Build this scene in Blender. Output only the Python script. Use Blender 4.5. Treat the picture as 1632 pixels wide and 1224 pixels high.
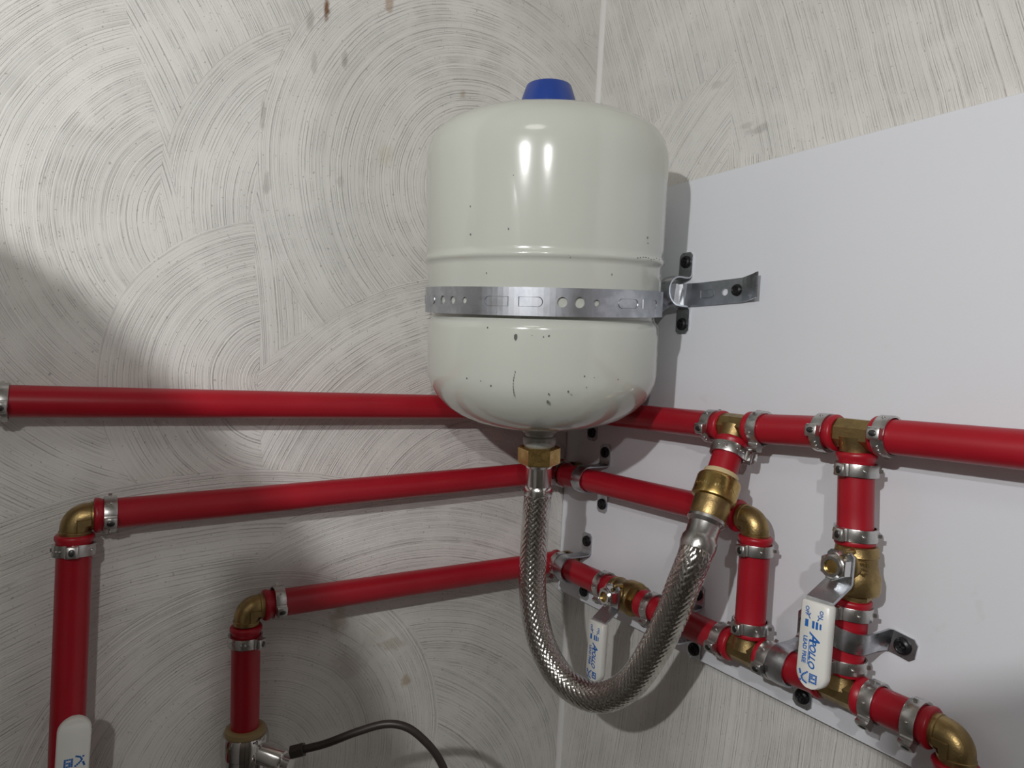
import bpy, math, random
from mathutils import Vector, Matrix
random.seed(7)
C = bpy.context.scene.collection
PI = math.pi
V = Vector
for o in list(bpy.data.objects):
    bpy.data.objects.remove(o)

# ------------------------------------------------------------------ camera, world, lights
cam_d = bpy.data.cameras.new('camera'); cam = bpy.data.objects.new('camera', cam_d); C.objects.link(cam)
yaw, pitch, roll = V((-.8392, .5438, 0)).normalized(), math.radians(1.2), math.radians(3.29)
F = yaw * math.cos(pitch) - V((0, 0, 1)) * math.sin(pitch)
R0 = F.cross(V((0, 0, 1))).normalized(); U0 = R0.cross(F)
U = U0 * math.cos(roll) - R0 * math.sin(roll)
R = F.cross(U)
m = Matrix.Identity(4)
for i in range(3):
    m[i][0], m[i][1], m[i][2], m[i][3] = R[i], U[i], -F[i], (.592, -.475, 1.5)[i]
cam.matrix_world = m
cam_d.sensor_fit = 'HORIZONTAL'; cam_d.sensor_width = 36.0
cam_d.lens = 36.0 * 1085 / 1632
cam_d.clip_start = 0.02
bpy.context.scene.camera = cam

world = bpy.data.worlds.new('world'); bpy.context.scene.world = world; world.use_nodes = True
world.node_tree.nodes['Background'].inputs[0].default_value = (.80, .82, .86, 1)
world.node_tree.nodes['Background'].inputs[1].default_value = 0.02

def work_lamp(name, loc, aim, e, r, col):
    l = bpy.data.lights.new(name, 'SPOT'); l.energy = e; l.shadow_soft_size = r; l.color = col
    l.spot_size = math.radians(140); l.spot_blend = .6
    o = bpy.data.objects.new(name, l); C.objects.link(o); o.location = loc
    o.rotation_euler = (V(aim) - V(loc)).to_track_quat('-Z', 'Y').to_euler()
    return o
work_lamp('work_lamp_left', (.66, -.88, 1.76), (.10, -.10, 1.55), 9.0, .010, (1, .992, .975))
work_lamp('work_lamp_right', (.92, -.70, 1.76), (.10, -.10, 1.50), 3.8, .010, (1, .985, .96))
al = bpy.data.lights.new('ceiling_fill', 'AREA'); al.shape = 'DISK'; al.size = .4; al.energy = 1.2; al.color = (1, .97, .92)  # ambient fill added under the ceiling, no fixture behind it
ao = bpy.data.objects.new('ceiling_fill', al); C.objects.link(ao); ao.location = (1.0, -1.1, 2.34)

vs = bpy.context.scene.view_settings
vs.view_transform = 'Standard'; vs.look = 'None'; vs.exposure = 0.57; vs.gamma = 1.0
vs.use_curve_mapping = False

# ------------------------------------------------------------------ materials
def mat(name, col, rough=.5, metal=0., **kw):
    m = bpy.data.materials.new(name); m.use_nodes = True
    b = m.node_tree.nodes['Principled BSDF']
    b.inputs['Base Color'].default_value = (*col, 1)
    b.inputs['Roughness'].default_value = rough; b.inputs['Metallic'].default_value = metal
    for k, v in kw.items():
        b.inputs[k.replace('_', ' ')].default_value = v
    return m
class NB:
    def __init__(s, m): s.t = m.node_tree; s.b = s.t.nodes['Principled BSDF']
    def n(s, ty, **kw):
        x = s.t.nodes.new(ty)
        for k, v in kw.items(): setattr(x, k, v)
        return x
    def put(s, sock, v):
        if hasattr(v, 'is_linked'): s.t.links.new(v, sock)
        else: sock.default_value = v
    def math(s, op, a, b=0., c=0.):
        x = s.n('ShaderNodeMath', operation=op)
        for i, v in enumerate((a, b, c)): s.put(x.inputs[i], v)
        return x.outputs[0]
    def noise(s, vec=None, scale=5., detail=2., rough=.5, w=None, dim=None):
        x = s.n('ShaderNodeTexNoise')
        if w is not None: x.noise_dimensions = '1D'; s.put(x.inputs['W'], w)
        elif vec is not None: s.put(x.inputs['Vector'], vec)
        x.inputs['Scale'].default_value = scale; x.inputs['Detail'].default_value = detail
        x.inputs['Roughness'].default_value = rough
        return x.outputs[0]
    def mix(s, f, a, b):
        x = s.n('ShaderNodeMix', data_type='RGBA')
        s.put(x.inputs[0], f); s.put(x.inputs[6], a); s.put(x.inputs[7], b)
        return x.outputs[2]
    def mixf(s, f, a, b):
        x = s.n('ShaderNodeMix', data_type='FLOAT')
        s.put(x.inputs[0], f); s.put(x.inputs[2], a); s.put(x.inputs[3], b)
        return x.outputs[0]
    def ramp(s, f, p0, p1, v0=0., v1=1.):
        x = s.n('ShaderNodeMapRange'); x.interpolation_type = 'SMOOTHSTEP'
        s.put(x.inputs[0], f); x.inputs[1].default_value = p0; x.inputs[2].default_value = p1
        x.inputs[3].default_value = v0; x.inputs[4].default_value = v1
        return x.outputs[0]
    def bump(s, h, strength, dist):
        x = s.n('ShaderNodeBump'); x.inputs['Strength'].default_value = strength
        x.inputs['Distance'].default_value = dist; s.put(x.inputs['Height'], h)
        s.t.links.new(x.outputs[0], s.b.inputs['Normal'])
    def obj(s):
        return s.n('ShaderNodeTexCoord').outputs['Object']

# combed plaster: every trowel sweep is a fan of arcs round its own centre, later sweeps lie over earlier ones
LEFT_FANS = [
    ((-.859, 1.474), 99, []),
    ((-.314, 1.698), 99, [(-.508, -.862, 1.0818)]),
    ((-.150, 1.240), 99, [(.758, -.653, 1.2317)]),
    ((-.243, 1.622), .182, [(-.991, .136, -.5711), (.961, .276, -.0535)]),
    ((-.375, 1.600), 99, [(-.958, -.287, .0718), (-.997, .076, -.5461)]),
    ((-.138, 1.672), .218, [(0, 1, -1.49)]),
    ((-.327, 1.479), .135, [(-.997, -.077, -.2276)]),
    ((-.123, 1.326), .268, [(.997, .081, .2212)]),
    ((-.350, .950), .456, []),
    ((-.189, 1.043), .343, [(.804, -.595, 1.0599)]),
    ((-.238, 1.005), .219, []),
    ((-.334, 1.139), .181, []),
]
RIGHT_FANS = [
    ((-1.6, 1.15), 99, []),
    ((.371, 1.512), 99, [(-1., -.029, .2343), (.244, -.97, 1.6806)]),
    ((-1.2, 1.50), 99, [(1., .029, -.2343), (-.35, -.93, 1.650)]),
    ((-1.5, 1.35), 99, [(0, -1, 1.27)]),
]
LEFT_STAINS = [  # y, z, half width, half height, colour, strength
    (-.3029, 1.7994, .0034, .014, (.23, .13, .075), 1.), (-.2468, 1.8236, .0050, .009, (.48, .38, .29), .8),
    (-.1676, 1.7633, .0045, .005, (.50, .41, .30), .7), (-.2843, 1.7621, .0035, .008, (.33, .31, .29), .6),
    (-.3156, 1.7841, .0036, .011, (.36, .34, .32), .5), (-.3106, 1.7491, .0030, .012, (.38, .36, .34), .4),
    (-.3504, 1.6981, .0024, .014, (.36, .34, .32), .5), (-.3448, 1.6432, .0034, .012, (.40, .38, .36), .5),
    (-.2831, 1.6564, .0045, .007, (.46, .44, .41), .45), (-.2421, 1.6884, .0100, .012, (.62, .58, .46), .4),
    (-.2634, 1.2654, .0100, .018, (.42, .34, .22), .45), (-.2105, 1.2332, .0170, .007, (.44, .37, .25), .40),
    (-.1934, 1.1949, .0060, .007, (.40, .28, .14), .60), (-.2505, 1.2216, .0200, .018, (.44, .38, .30), .35),
    (-.2263, 1.2461, .0180, .014, (.44, .38, .30), .25)]
RIGHT_STAINS = [(.2154, 1.7127, .014, .0045, (.36, .35, .33), .45), (.1669, 1.7652, .008, .004, (.42, .40, .38), .35),
                (.2029, 1.7192, .010, .003, (.40, .38, .36), .35)]

def plaster(name, axis, fans, stains, base):
    m = mat(name, base, .62)
    k = NB(m)
    geo = k.n('ShaderNodeNewGeometry').outputs['Position']
    sep = k.n('ShaderNodeSeparateXYZ'); k.t.links.new(geo, sep.inputs[0])
    a, z = sep.outputs[axis], sep.outputs[2]
    wob = k.noise(geo, 9, 2)
    wob2 = k.noise(geo, 60, 2)
    D = 0.0
    for i, ((ca, cz), rmax, hps) in enumerate(fans):
        da = k.math('SUBTRACT', a, ca); dz = k.math('SUBTRACT', z, cz)
        r = k.math('SQRT', k.math('ADD', k.math('MULTIPLY', da, da), k.math('MULTIPLY', dz, dz)))
        mask = k.math('LESS_THAN', k.math('ADD', r, k.math('MULTIPLY', wob2, .004)), rmax)
        for (na, nz, o) in hps:
            h = k.math('MULTIPLY_ADD', a, na, k.math('MULTIPLY_ADD', z, nz, o))
            mask = k.math('MULTIPLY', mask, k.math('GREATER_THAN', k.math('MULTIPLY_ADD', wob, .02, h), .01))
        D = k.mixf(mask, D, k.math('ADD', r, i * 3.7))
    D = k.math('MULTIPLY_ADD', wob, .006, D)
    D = k.math('MULTIPLY_ADD', wob2, .0004, D)
    g = k.noise(w=D, scale=760, detail=3, rough=.72)           # the teeth of the trowel
    broad = k.noise(w=D, scale=60, detail=1)
    patch = k.noise(geo, 16, 3)                                # strokes come and go
    amp = k.ramp(patch, .34, .62, .45, 1.)
    grain = k.noise(geo, 900, 2)
    hgt = k.math('MULTIPLY', k.math('ADD', g, k.math('MULTIPLY', broad, .5)), amp)
    brk = k.ramp(k.noise(geo, 60, 3), .38, .62)
    deep = k.math('MULTIPLY', k.ramp(g, .43, .33), brk)
    lines = k.math('MULTIPLY', k.ramp(g, .56, .40), amp)
    pits = k.ramp(k.noise(geo, 380, 2), .665, .71)
    hgt = k.math('SUBTRACT', k.math('MULTIPLY_ADD', grain, .10, hgt), k.math('MULTIPLY', deep, .35))
    k.bump(hgt, .8, .0014)
    c = k.mix(k.math('MULTIPLY', lines, .11), (*base, 1), (.47, .45, .42, 1))
    c = k.mix(k.math('MULTIPLY', deep, .22), c, (.34, .31, .28, 1))
    c = k.mix(k.math('MULTIPLY', pits, .5), c, (.25, .22, .19, 1))
    c = k.mix(k.ramp(k.noise(geo, 3.2, 3), .35, .7, 0., .16), c, (.62, .58, .50, 1))
    warp = k.math('MULTIPLY', k.math('SUBTRACT', k.noise(geo, 120, 3), .5), 1.6)
    for (sa, sz, wa, wz, col, st) in stains:
        da = k.math('DIVIDE', k.math('SUBTRACT', a, sa), wa); dz = k.math('DIVIDE', k.math('SUBTRACT', z, sz), wz)
        d = k.math('ADD', k.math('SQRT', k.math('ADD', k.math('MULTIPLY', da, da), k.math('MULTIPLY', dz, dz))), warp)
        c = k.mix(k.ramp(d, 1.1, .35, 0., st), c, (*col, 1))
    k.t.links.new(c, k.b.inputs['Base Color'])
    return m

WALLC = (.80, .79, .765)
M = {}
M['plaster_left'] = plaster('plaster_left', 1, LEFT_FANS, LEFT_STAINS, WALLC)
M['plaster_right'] = plaster('plaster_right', 0, RIGHT_FANS, RIGHT_STAINS, WALLC)
M['plain'] = mat('plain_plaster', (.40, .36, .32), .8)
M['floor'] = mat('floor_concrete', (.30, .28, .26), .8)
k = NB(M['floor']); k.bump(k.noise(k.obj(), 60, 4), .3, .002)
M['panel'] = mat('laminate', (.775, .795, .845), .38)
k = NB(M['panel']); k.bump(k.noise(k.obj(), 700, 2), .12, .0003)
sc = k.ramp(k.noise(k.obj(), 35, 3), .70, .76)
k.t.links.new(k.mix(k.math('MULTIPLY', sc, .18), (.775, .795, .845, 1), (.60, .58, .57, 1)), k.b.inputs['Base Color'])
M['panel_edge'] = mat('laminate_edge', (.70, .70, .70), .5)

M['red'] = mat('red_pipe', (.50, .010, .022), .36, Specular_IOR_Level=.45)
k = NB(M['red'])
k.b.inputs['Subsurface Weight'].default_value = .12; k.b.inputs['Subsurface Radius'].default_value = (.004, .0006, .0006)
k.b.inputs['Subsurface Scale'].default_value = 1.0
k.t.links.new(k.mix(k.noise(k.obj(), 40, 3), (.33, .006, .015, 1), (.42, .010, .024, 1)), k.b.inputs['Base Color'])
M['ink'] = mat('faded_print', (.25, .006, .012), .5)
def brass(name, c1, c2, rough, bump):
    m = mat(name, c1, rough, 1.)
    k = NB(m)
    n = k.noise(k.obj(), 90, 4, .6)
    k.t.links.new(k.mix(k.ramp(n, .35, .65), (*c1, 1), (*c2, 1)), k.b.inputs['Base Color'])
    k.t.links.new(k.ramp(n, .3, .7, rough, rough + .14), k.b.inputs['Roughness'])
    if bump: k.bump(k.noise(k.obj(), 900, 3), .35, bump)
    return m
M['brass'] = brass('cast_brass', (.42, .30, .13), (.30, .215, .10), .34, .0004)
M['brass_bright'] = brass('machined_brass', (.62, .43, .16), (.50, .34, .12), .22, .0001)
M['steel'] = brass('clamp_steel', (.62, .61, .59), (.52, .51, .50), .24, .0001)
M['galv'] = brass('galvanised_steel', (.60, .62, .65), (.46, .48, .51), .22, 0)
M['tie'] = brass('perforated_tie_steel', (.52, .54, .58), (.42, .44, .48), .34, 0)
M['chrome'] = mat('chrome', (.74, .73, .72), .20, 1.)
M['chrome_dark'] = mat('dark_chrome', (.55, .53, .52), .06, 1.)
M['wire'] = brass('braid_wire', (.66, .64, .61), (.50, .48, .45), .14, 0)
M['screw'] = mat('black_screw', (.012, .012, .014), .35, .3)
M['dark'] = mat('dark_gap', (.02, .02, .02), .8)
M['dimple'] = mat('painted_dimple_shade', (.10, .10, .10), .4, 1.)  # shade inside the ear's hollow, painted as near-black metal
M['cream'] = mat('cream_plastic_collar', (.62, .50, .28), .4)
M['grip'] = mat('white_vinyl', (.80, .80, .76), .30)
M['blue_ink'] = mat('blue_ink', (.02, .14, .48), .5)
M['blue'] = mat('blue_plastic', (.022, .060, .30), .33)
M['rubber'] = mat('dark_rubber', (.035, .027, .024), .42)
M['tank'] = mat('tank_enamel', (.57, .595, .54), .16, 0, Coat_Weight=.4, Coat_Roughness=.04)
k = NB(M['tank'])
oc = k.obj()
ch = k.ramp(k.noise(oc, 75, 4, .65), .725, .74)
sm = k.ramp(k.noise(oc, 28, 5, .7), .66, .80)
c = k.mix(k.math('MULTIPLY', sm, .25), (.57, .595, .54, 1), (.30, .31, .27, 1))
c = k.mix(k.math('MULTIPLY', ch, .75), c, (.10, .10, .09, 1))
k.t.links.new(c, k.b.inputs['Base Color'])
k.bump(k.noise(oc, 45, 2), .10, .0006)
M['mark'] = mat('worn_mark', (.10, .10, .09), .6)
M['tank_grey'] = mat('grey_paint_on_threads', (.36, .37, .35), .3, .2)

# ------------------------------------------------------------------ mesh helpers
class MB:
    """collects vertices and faces in the local frame of a thing"""
    def __init__(s): s.v = []; s.f = []
    def add(s, vs, fs, T=None):
        n = len(s.v)
        s.v += [tuple(T @ V(p)) if T is not None else tuple(p) for p in vs]
        s.f += [tuple(i + n for i in q) for q in fs]
        return s
    def lathe(s, prof, N=40, T=None, sq=None):
        """prof: list of (radius, z)"""
        vs, fs = [], []
        for r, z in prof:
            for i in range(N):
                a = 2 * PI * i / N
                vs.append((r * math.cos(a), r * math.sin(a), z))
        for j in range(len(prof) - 1):
            for i in range(N):
                k = (i + 1) % N
                fs.append((j * N + i, j * N + k, (j + 1) * N + k, (j + 1) * N + i))
        if prof[0][0] > 0: fs.append(tuple(range(N))[::-1])
        if prof[-1][0] > 0: fs.append(tuple(range((len(prof) - 1) * N, len(prof) * N)))
        return s.add(vs, fs, T)
    def tube(s, pts, rad, N=24, T=None, caps=True):
        pts = [V(p) for p in pts]
        rad = rad if isinstance(rad, (list, tuple)) else [rad] * len(pts)
        tan = [(pts[min(i + 1, len(pts) - 1)] - pts[max(i - 1, 0)]).normalized() for i in range(len(pts))]
        n = tan[0].orthogonal().normalized()
        vs, fs = [], []
        for i, p in enumerate(pts):
            n = (n - tan[i] * n.dot(tan[i])).normalized(); b = tan[i].cross(n)
            for j in range(N):
                a = 2 * PI * j / N
                vs.append(p + (n * math.cos(a) + b * math.sin(a)) * rad[i])
        for i in range(len(pts) - 1):
            for j in range(N):
                q = (j + 1) % N
                fs.append((i * N + j, i * N + q, (i + 1) * N + q, (i + 1) * N + j))
        if caps:
            fs.append(tuple(range(N))[::-1]); fs.append(tuple(range((len(pts) - 1) * N, len(pts) * N)))
        return s.add(vs, fs, T)
    def prism(s, poly, h0, h1, T=None, bev=0.):
        """poly in xy, extruded h0..h1 along z, optional bevelled rims"""
        n = len(poly); cx = sum(p[0] for p in poly) / n; cy = sum(p[1] for p in poly) / n
        def ins(d):
            out = []
            for x, y in poly:
                l = math.hypot(x - cx, y - cy) or 1
                out.append((x - (x - cx) / l * d, y - (y - cy) / l * d))
            return out
        rings = [(ins(bev), h0), (poly, h0 + bev), (poly, h1 - bev), (ins(bev), h1)] if bev else [(poly, h0), (poly, h1)]
        vs = [(x, y, z) for ring, z in rings for x, y in ring]
        fs = [tuple(range(n))[::-1], tuple(range((len(rings) - 1) * n, len(rings) * n))]
        for j in range(len(rings) - 1):
            for i in range(n):
                k = (i + 1) % n
                fs.append((j * n + i, j * n + k, (j + 1) * n + k, (j + 1) * n + i))
        return s.add(vs, fs, T)
    def box(s, x0, x1, y0, y1, z0, z1, T=None):
        return s.prism([(x0, y0), (x1, y0), (x1, y1), (x0, y1)], z0, z1, T)
    def ball(s, c, r, sx=1, sy=1, sz=1, N=12, T=None):
        prof = [(max(1e-5, math.sin(PI * i / 8)) * r, -math.cos(PI * i / 8) * r) for i in range(9)]
        t = Matrix.Translation(c) @ Matrix.Diagonal((sx, sy, sz, 1))
        return s.lathe(prof, N, (T @ t) if T is not None else t)
    def ribbon(s, secs, T=None):
        """secs: closed cross-section rings with equal counts"""
        n = len(secs[0]); vs = [p for q in secs for p in q]; fs = []
        for j in range(len(secs) - 1):
            for i in range(n):
                k = (i + 1) % n
                fs.append((j * n + i, j * n + k, (j + 1) * n + k, (j + 1) * n + i))
        fs.append(tuple(range(n))[::-1]); fs.append(tuple(range((len(secs) - 1) * n, len(secs) * n)))
        return s.add(vs, fs, T)
    def mesh(s, name, mt, smooth=True, angle=35):
        me = bpy.data.meshes.new(name); me.from_pydata([tuple(p) for p in s.v], [], s.f)
        me.materials.append(mt)
        import bmesh
        bm = bmesh.new(); bm.from_mesh(me); bmesh.ops.recalc_face_normals(bm, faces=bm.faces)
        lim = math.radians(angle)
        for f in bm.faces: f.smooth = smooth
        if smooth:
            for e in bm.edges:
                if len(e.link_faces) == 2 and e.calc_face_angle(0) > lim: e.smooth = False
        bm.to_mesh(me); bm.free()
        return me
    def build(s, name, mt, parent=None, smooth=True, angle=35, T=None):
        o = bpy.data.objects.new(name, s.mesh(name, mt, smooth, angle)); C.objects.link(o)
        if parent is not None: o.parent = parent
        if T is not None: o.matrix_basis = T
        return o

def frame(loc, zd, xd):
    z = V(zd).normalized(); x = V(xd); x = (x - z * x.dot(z)).normalized(); y = z.cross(x)
    m = Matrix.Identity(4)
    for i in range(3): m[i][0], m[i][1], m[i][2], m[i][3] = x[i], y[i], z[i], loc[i]
    return m
def thing(name, label, cat, loc=(0, 0, 0), zd=(0, 0, 1), xd=(1, 0, 0), group=None):
    o = bpy.data.objects.new(name, None); C.objects.link(o); o.empty_display_size = .01
    o.matrix_world = frame(loc, zd, xd)
    o['label'] = label; o['category'] = cat
    if group: o['group'] = group
    return o
def tag(o, label, cat, group=None):
    o['label'] = label; o['category'] = cat
    if group: o['group'] = group
    return o
def struct(o): o['kind'] = 'structure'; return o
def dup(root, T, label, group):
    r = root.copy(); C.objects.link(r); r.matrix_world = T; r['label'] = label; r['group'] = group
    for ch in root.children:
        c = ch.copy(); C.objects.link(c); c.parent = r
        for g in ch.children:
            d = g.copy(); C.objects.link(d); d.parent = c
    return r
def text(name, s, size, mt, parent, T, depth=.00012, xs=1., shear=0.):
    cu = bpy.data.curves.new(name, 'FONT'); cu.body = s; cu.size = size; cu.extrude = depth
    cu.align_x = 'CENTER'; cu.align_y = 'CENTER'; cu.shear = shear; cu.resolution_u = 3; cu.offset = size * .022
    t = bpy.data.objects.new(name, cu); C.objects.link(t)
    bpy.context.view_layer.update()
    me = bpy.data.meshes.new_from_object(t.evaluated_get(bpy.context.evaluated_depsgraph_get()))
    bpy.data.objects.remove(t)
    me.materials.clear(); me.materials.append(mt)
    o = bpy.data.objects.new(name, me); C.objects.link(o); o.parent = parent
    o.matrix_basis = T @ Matrix.Diagonal((xs, 1, 1, 1))
    return o
def catmull(P, n=12):
    P = [V(p) for p in P]; out = []
    Q = [P[0] * 2 - P[1]] + P + [P[-1] * 2 - P[-2]]
    for i in range(1, len(Q) - 2):
        for j in range(n):
            t = j / n; a, b, c, d = Q[i - 1:i + 3]
            out.append(.5 * ((2 * b) + (c - a) * t + (2 * a - 5 * b + 4 * c - d) * t * t + (3 * b - a - 3 * c + d) * t ** 3))
    out.append(P[-1]); return out

# ------------------------------------------------------------------ the room
def slab(name, x0, x1, y0, y1, z0, z1, mt):
    return struct(MB().box(x0, x1, y0, y1, z0, z1).build(name, mt, smooth=False))
slab('wall_left', -.10, 0, -1.9, .10, 0, 2.4, M['plaster_left'])
slab('wall_right', 0, 1.7, 0, .10, 0, 2.4, M['plaster_right'])
slab('wall_back', -.10, 1.8, -2.0, -1.9, 0, 2.4, M['plain'])
slab('wall_far', 1.7, 1.8, -1.9, .10, 0, 2.4, M['plain'])
slab('floor', -.10, 1.8, -2.0, .10, -.10, 0, M['floor'])
slab('ceiling', -.10, 1.8, -2.0, .10, 2.4, 2.5, M['plain'])
fil = MB(); rf = .0042; prof = [(0, 0)] + [(rf - rf * math.sin(a), -rf + rf * math.cos(a)) for a in [PI / 2 * i / 8 for i in range(9)]]
fil.prism([(x - 0.0, y) for x, y in prof], 0, 2.4)
struct(fil.build('trim_1', mat('smooth_corner_plaster', (.80, .795, .78), .45), angle=60))

pn = thing('wall_board', 'large flat white laminate board on the right wall carrying the pipes', 'board', (.001, 0, 1.2616), (0, 0, 1), (1, 0, 0))
b = MB(); b.box(0, 1.05, -.016, -.0005, 0, .4164); b.build('panel', M['panel'], pn, smooth=False)
b = MB(); b.box(0, 1.05, -.0158, -.0007, .4164, .4168); b.build('edge_banding', M['panel_edge'], pn, smooth=False)

PR = .0111          # pipe radius
AX, AY = .022, -.041   # pipe axes: distance from the left wall, from the right wall

# ------------------------------------------------------------------ pipes
def pipe(a, b, label, lipa=True, lipb=True, group='red pipes', bow=0.):
    a, b = V(a), V(b); L = (b - a).length
    x = V((0, 0, 1)) if abs((b - a).normalized().z) < .9 else V((0, -1, 0))
    t = thing('water_pipe', label, 'pipe', a, b - a, x, group)
    prof = []
    if lipa: prof += [(.0088, 0), (PR + .0007, .0002), (PR + .0014, .0012), (PR + .0014, .0030), (PR + .0006, .0048), (PR, .0065)]
    else: prof += [(PR, 0)]
    prof += [(PR, L * .3), (PR, L * .6)]
    if lipb: prof += [(PR, L - .0065), (PR + .0006, L - .0048), (PR + .0014, L - .0030), (PR + .0014, L - .0012), (PR + .0007, L - .0002), (.0088, L)]
    else: prof += [(PR, L)]
    MB().lathe(prof, 48).build('tube', M['red'], t, angle=60)
    return t

LP = .0065
pipe((AX, -.66, 1.4582), (AX, -.034, 1.4625), 'uppermost long red pipe on the left wall, running behind the tank')
pipe((AX, -.4575, 1.3780), (AX, -.034, 1.3965), 'middle red pipe on the left wall between brass elbow and corner')
pipe((AX, -.3360, 1.2955), (AX, -.034, 1.3000), 'lowest red pipe on the left wall, ending at the smaller elbow')
pipe((AX, -.4685, 1.3655), (AX, -.4672, 1.12), 'tall vertical red pipe at the far left of the photo')
pipe((AX, -.3485, 1.2810), (AX, -.3450, 1.180), 'short vertical red pipe above the chrome coupling', True, False)
P1Z = lambda x: 1.4655 + (x - .2453) * .055
pipe((.034, AY, 1.4625), (.2335, AY, P1Z(.2335)), 'red pipe emerging from behind the tank to the first brass tee')
pipe((.2570, AY, P1Z(.257)), (.3290, AY, P1Z(.329)), 'red pipe between the two upper brass tees')
pipe((.3535, AY, P1Z(.3535)), (1.04, AY, P1Z(.3535) + .010), 'upper red pipe running off the right edge from second tee')
pipe((.034, AY, 1.3945), (.2540, AY, 1.3980), 'middle red pipe on the white board, passing behind the hose coupling')
pipe((.034, AY, 1.3000), (.1185, AY, 1.2998), 'lower red pipe from the corner to the small white handled valve')
pipe((.1545, AY, 1.2990), (.2560, AY, 1.2990), 'lower red pipe passing behind the braided hose')
pipe((.2800, AY, 1.3000), (.3305, AY, 1.3025), 'short lower red pipe held by a strap left of the big valve handle')
pipe((.3540, AY, 1.3030), (.4005, AY, 1.3030), 'short lower red pipe right of the bottom brass tee')
pipe((.4130, AY, 1.2900), (.4130, AY, 1.15), 'red pipe going down from the elbow at lower right corner', True, False)
pipe((.2690, AY, 1.3865), (.2690, AY, 1.3110), 'vertical red pipe between elbow and lower tee, right of hose')
pipe((.3420, AY, 1.4590), (.3450, AY, 1.3985), 'vertical red pipe between upper right tee and big valve')
pipe((.3455, AY, 1.3640), (.3435, AY, 1.3140), 'vertical red pipe below the big valve, wrapped by a strap')
# faded print along the pipe on the board
pp = [o for o in C.objects if o.name.startswith('water_pipe') and 'passing behind the hose coupling' in o['label']][0]
b = MB()
for i in range(34):
    if random.random() < .15: continue
    z0 = .058 + i * .0034; a0 = -1.18
    hh = random.uniform(.0020, .0032)
    for q in range(random.choice((1, 2))):
        zz = z0 + q * .0014; w = .0007
        vs = []
        for (dz, da) in ((0, 0), (w, 0), (w, hh / PR), (0, hh / PR)):
            a = a0 + da; vs.append(((PR + .00005) * math.cos(a), (PR + .00005) * math.sin(a), zz + dz))
            vs.append(((PR + .00009) * math.cos(a), (PR + .00009) * math.sin(a), zz + dz))
        b.add(vs, [(1, 3, 5, 7), (0, 2, 3, 1), (2, 4, 5, 3), (4, 6, 7, 5), (6, 0, 1, 7)])
o = b.build('printed_line', M['ink'], pp, smooth=False); o['kind'] = 'stuff'

# ------------------------------------------------------------------ pinch clamps
def make_clamp():
    t = thing('pinch_clamp', 'x', 'clamp', group='steel pinch clamps on red pipes')
    N = 72; w = .0041; b = MB(); secs = []
    for i in range(N):
        a = 2 * PI * i / N + .30
        if i > N * .965: break
        ro = .0131 + (.0005 if .10 < i / N < .52 else 0)
        ri = .0118
        secs.append([(r * math.cos(a), r * math.sin(a), z) for r, z in
                     ((ri, -w), (ri, w), (ro - .0001, w), (ro, w - .0003), (ro, -w + .0003), (ro - .0001, -w))])
    b.ribbon(secs)
    b.build('band', M['steel'], t, angle=30)
    # ear: an omega shaped fold standing off the band, pinched at its foot
    e = MB(); out = []
    for (x, y) in ((.0122, -.0042), (.0136, -.0042), (.0142, -.0032), (.0152, -.0036), (.0164, -.0042), (.0174, -.0036), (.0179, -.0020),
                   (.0179, .0020), (.0174, .0036), (.0164, .0042), (.0152, .0036), (.0142, .0032), (.0136, .0042), (.0122, .0042)):
        out.append((x, y))
    e.prism(out, -w * .97, w * .97, bev=.0003)
    ear = e.build('ear', M['steel'], t, angle=40)
    d = MB()
    d.ball((.0178, 0, 0), .0021, .35, 1.0, 1.25)
    d.build('ear_dimple', M['dimple'], ear)
    r = MB()
    for a in (.62, .86, 1.10, 2.2, -1.0):
        T = Matrix.Rotation(a, 4, 'Z')
        r.ball((.0134, 0, 0), .0010, .8, 1, 1, T=T)
    r.build('rivet_bumps', M['steel'], t)['kind'] = 'stuff'
    tt = MB()
    for a in (1.75, 4.1):
        T = Matrix.Rotation(a, 4, 'Z')
        tt.prism([(.0130, -.0012), (.0150, -.0004), (.0150, .0004), (.0130, .0012)], -.0012, .0012, T)
    tt.build('hook_tabs', M['steel'], t)['kind'] = 'stuff'
    return t
clamp0 = make_clamp(); used = [False]
def clamp(loc, zd, xd, label, tilt=0.):
    T = frame(loc, zd, xd)
    if tilt: T = T @ Matrix.Rotation(tilt, 4, 'Y')
    if not used[0]:
        used[0] = True; clamp0.matrix_world = T; clamp0['label'] = label; return clamp0
    return dup(clamp0, T, label, 'steel pinch clamps on red pipes')
def rot(axis, deg, v):
    return Matrix.Rotation(math.radians(deg), 3, V(axis)) @ V(v)
Yd, Xd, Zd = (0, 1, 0), (1, 0, 0), (0, 0, 1)
clamp((AX, -.5135, 1.4588), Yd, rot(Yd, 10, (1, 0, 0)), 'steel clamp at the left edge of the photo on uppermost pipe')
clamp((AX, -.4475, 1.3785), Yd, rot(Yd, 12, (1, 0, 0)), 'steel clamp on the horizontal arm of the far left elbow')
clamp((AX, -.4684, 1.3545), (0, 0, -1), (1, -.1, 0), 'steel clamp below the far left elbow on the tall vertical pipe', .10)
clamp((AX, -.3245, 1.2970), Yd, rot(Yd, 12, (1, 0, 0)), 'steel clamp on the horizontal arm of the second left elbow')
clamp((AX, -.3485, 1.2695), (0, 0, -1), (1, .75, 0), 'steel clamp below the second left elbow on the short vertical pipe', -.03)
clamp((.0290, AY, 1.3945), Xd, (0, -.8, -.4), 'steel clamp at the corner on the middle pipe, half behind the hose end')
clamp((.0345, AY, 1.3000), Xd, (0, -.5, -.8), 'tarnished clamp at the corner on the lowest pipe beside the hose')
clamp((.1045, AY, 1.2998), Xd, (0, -.5, -.9), 'steel clamp on the left side of the small valve')
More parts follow.
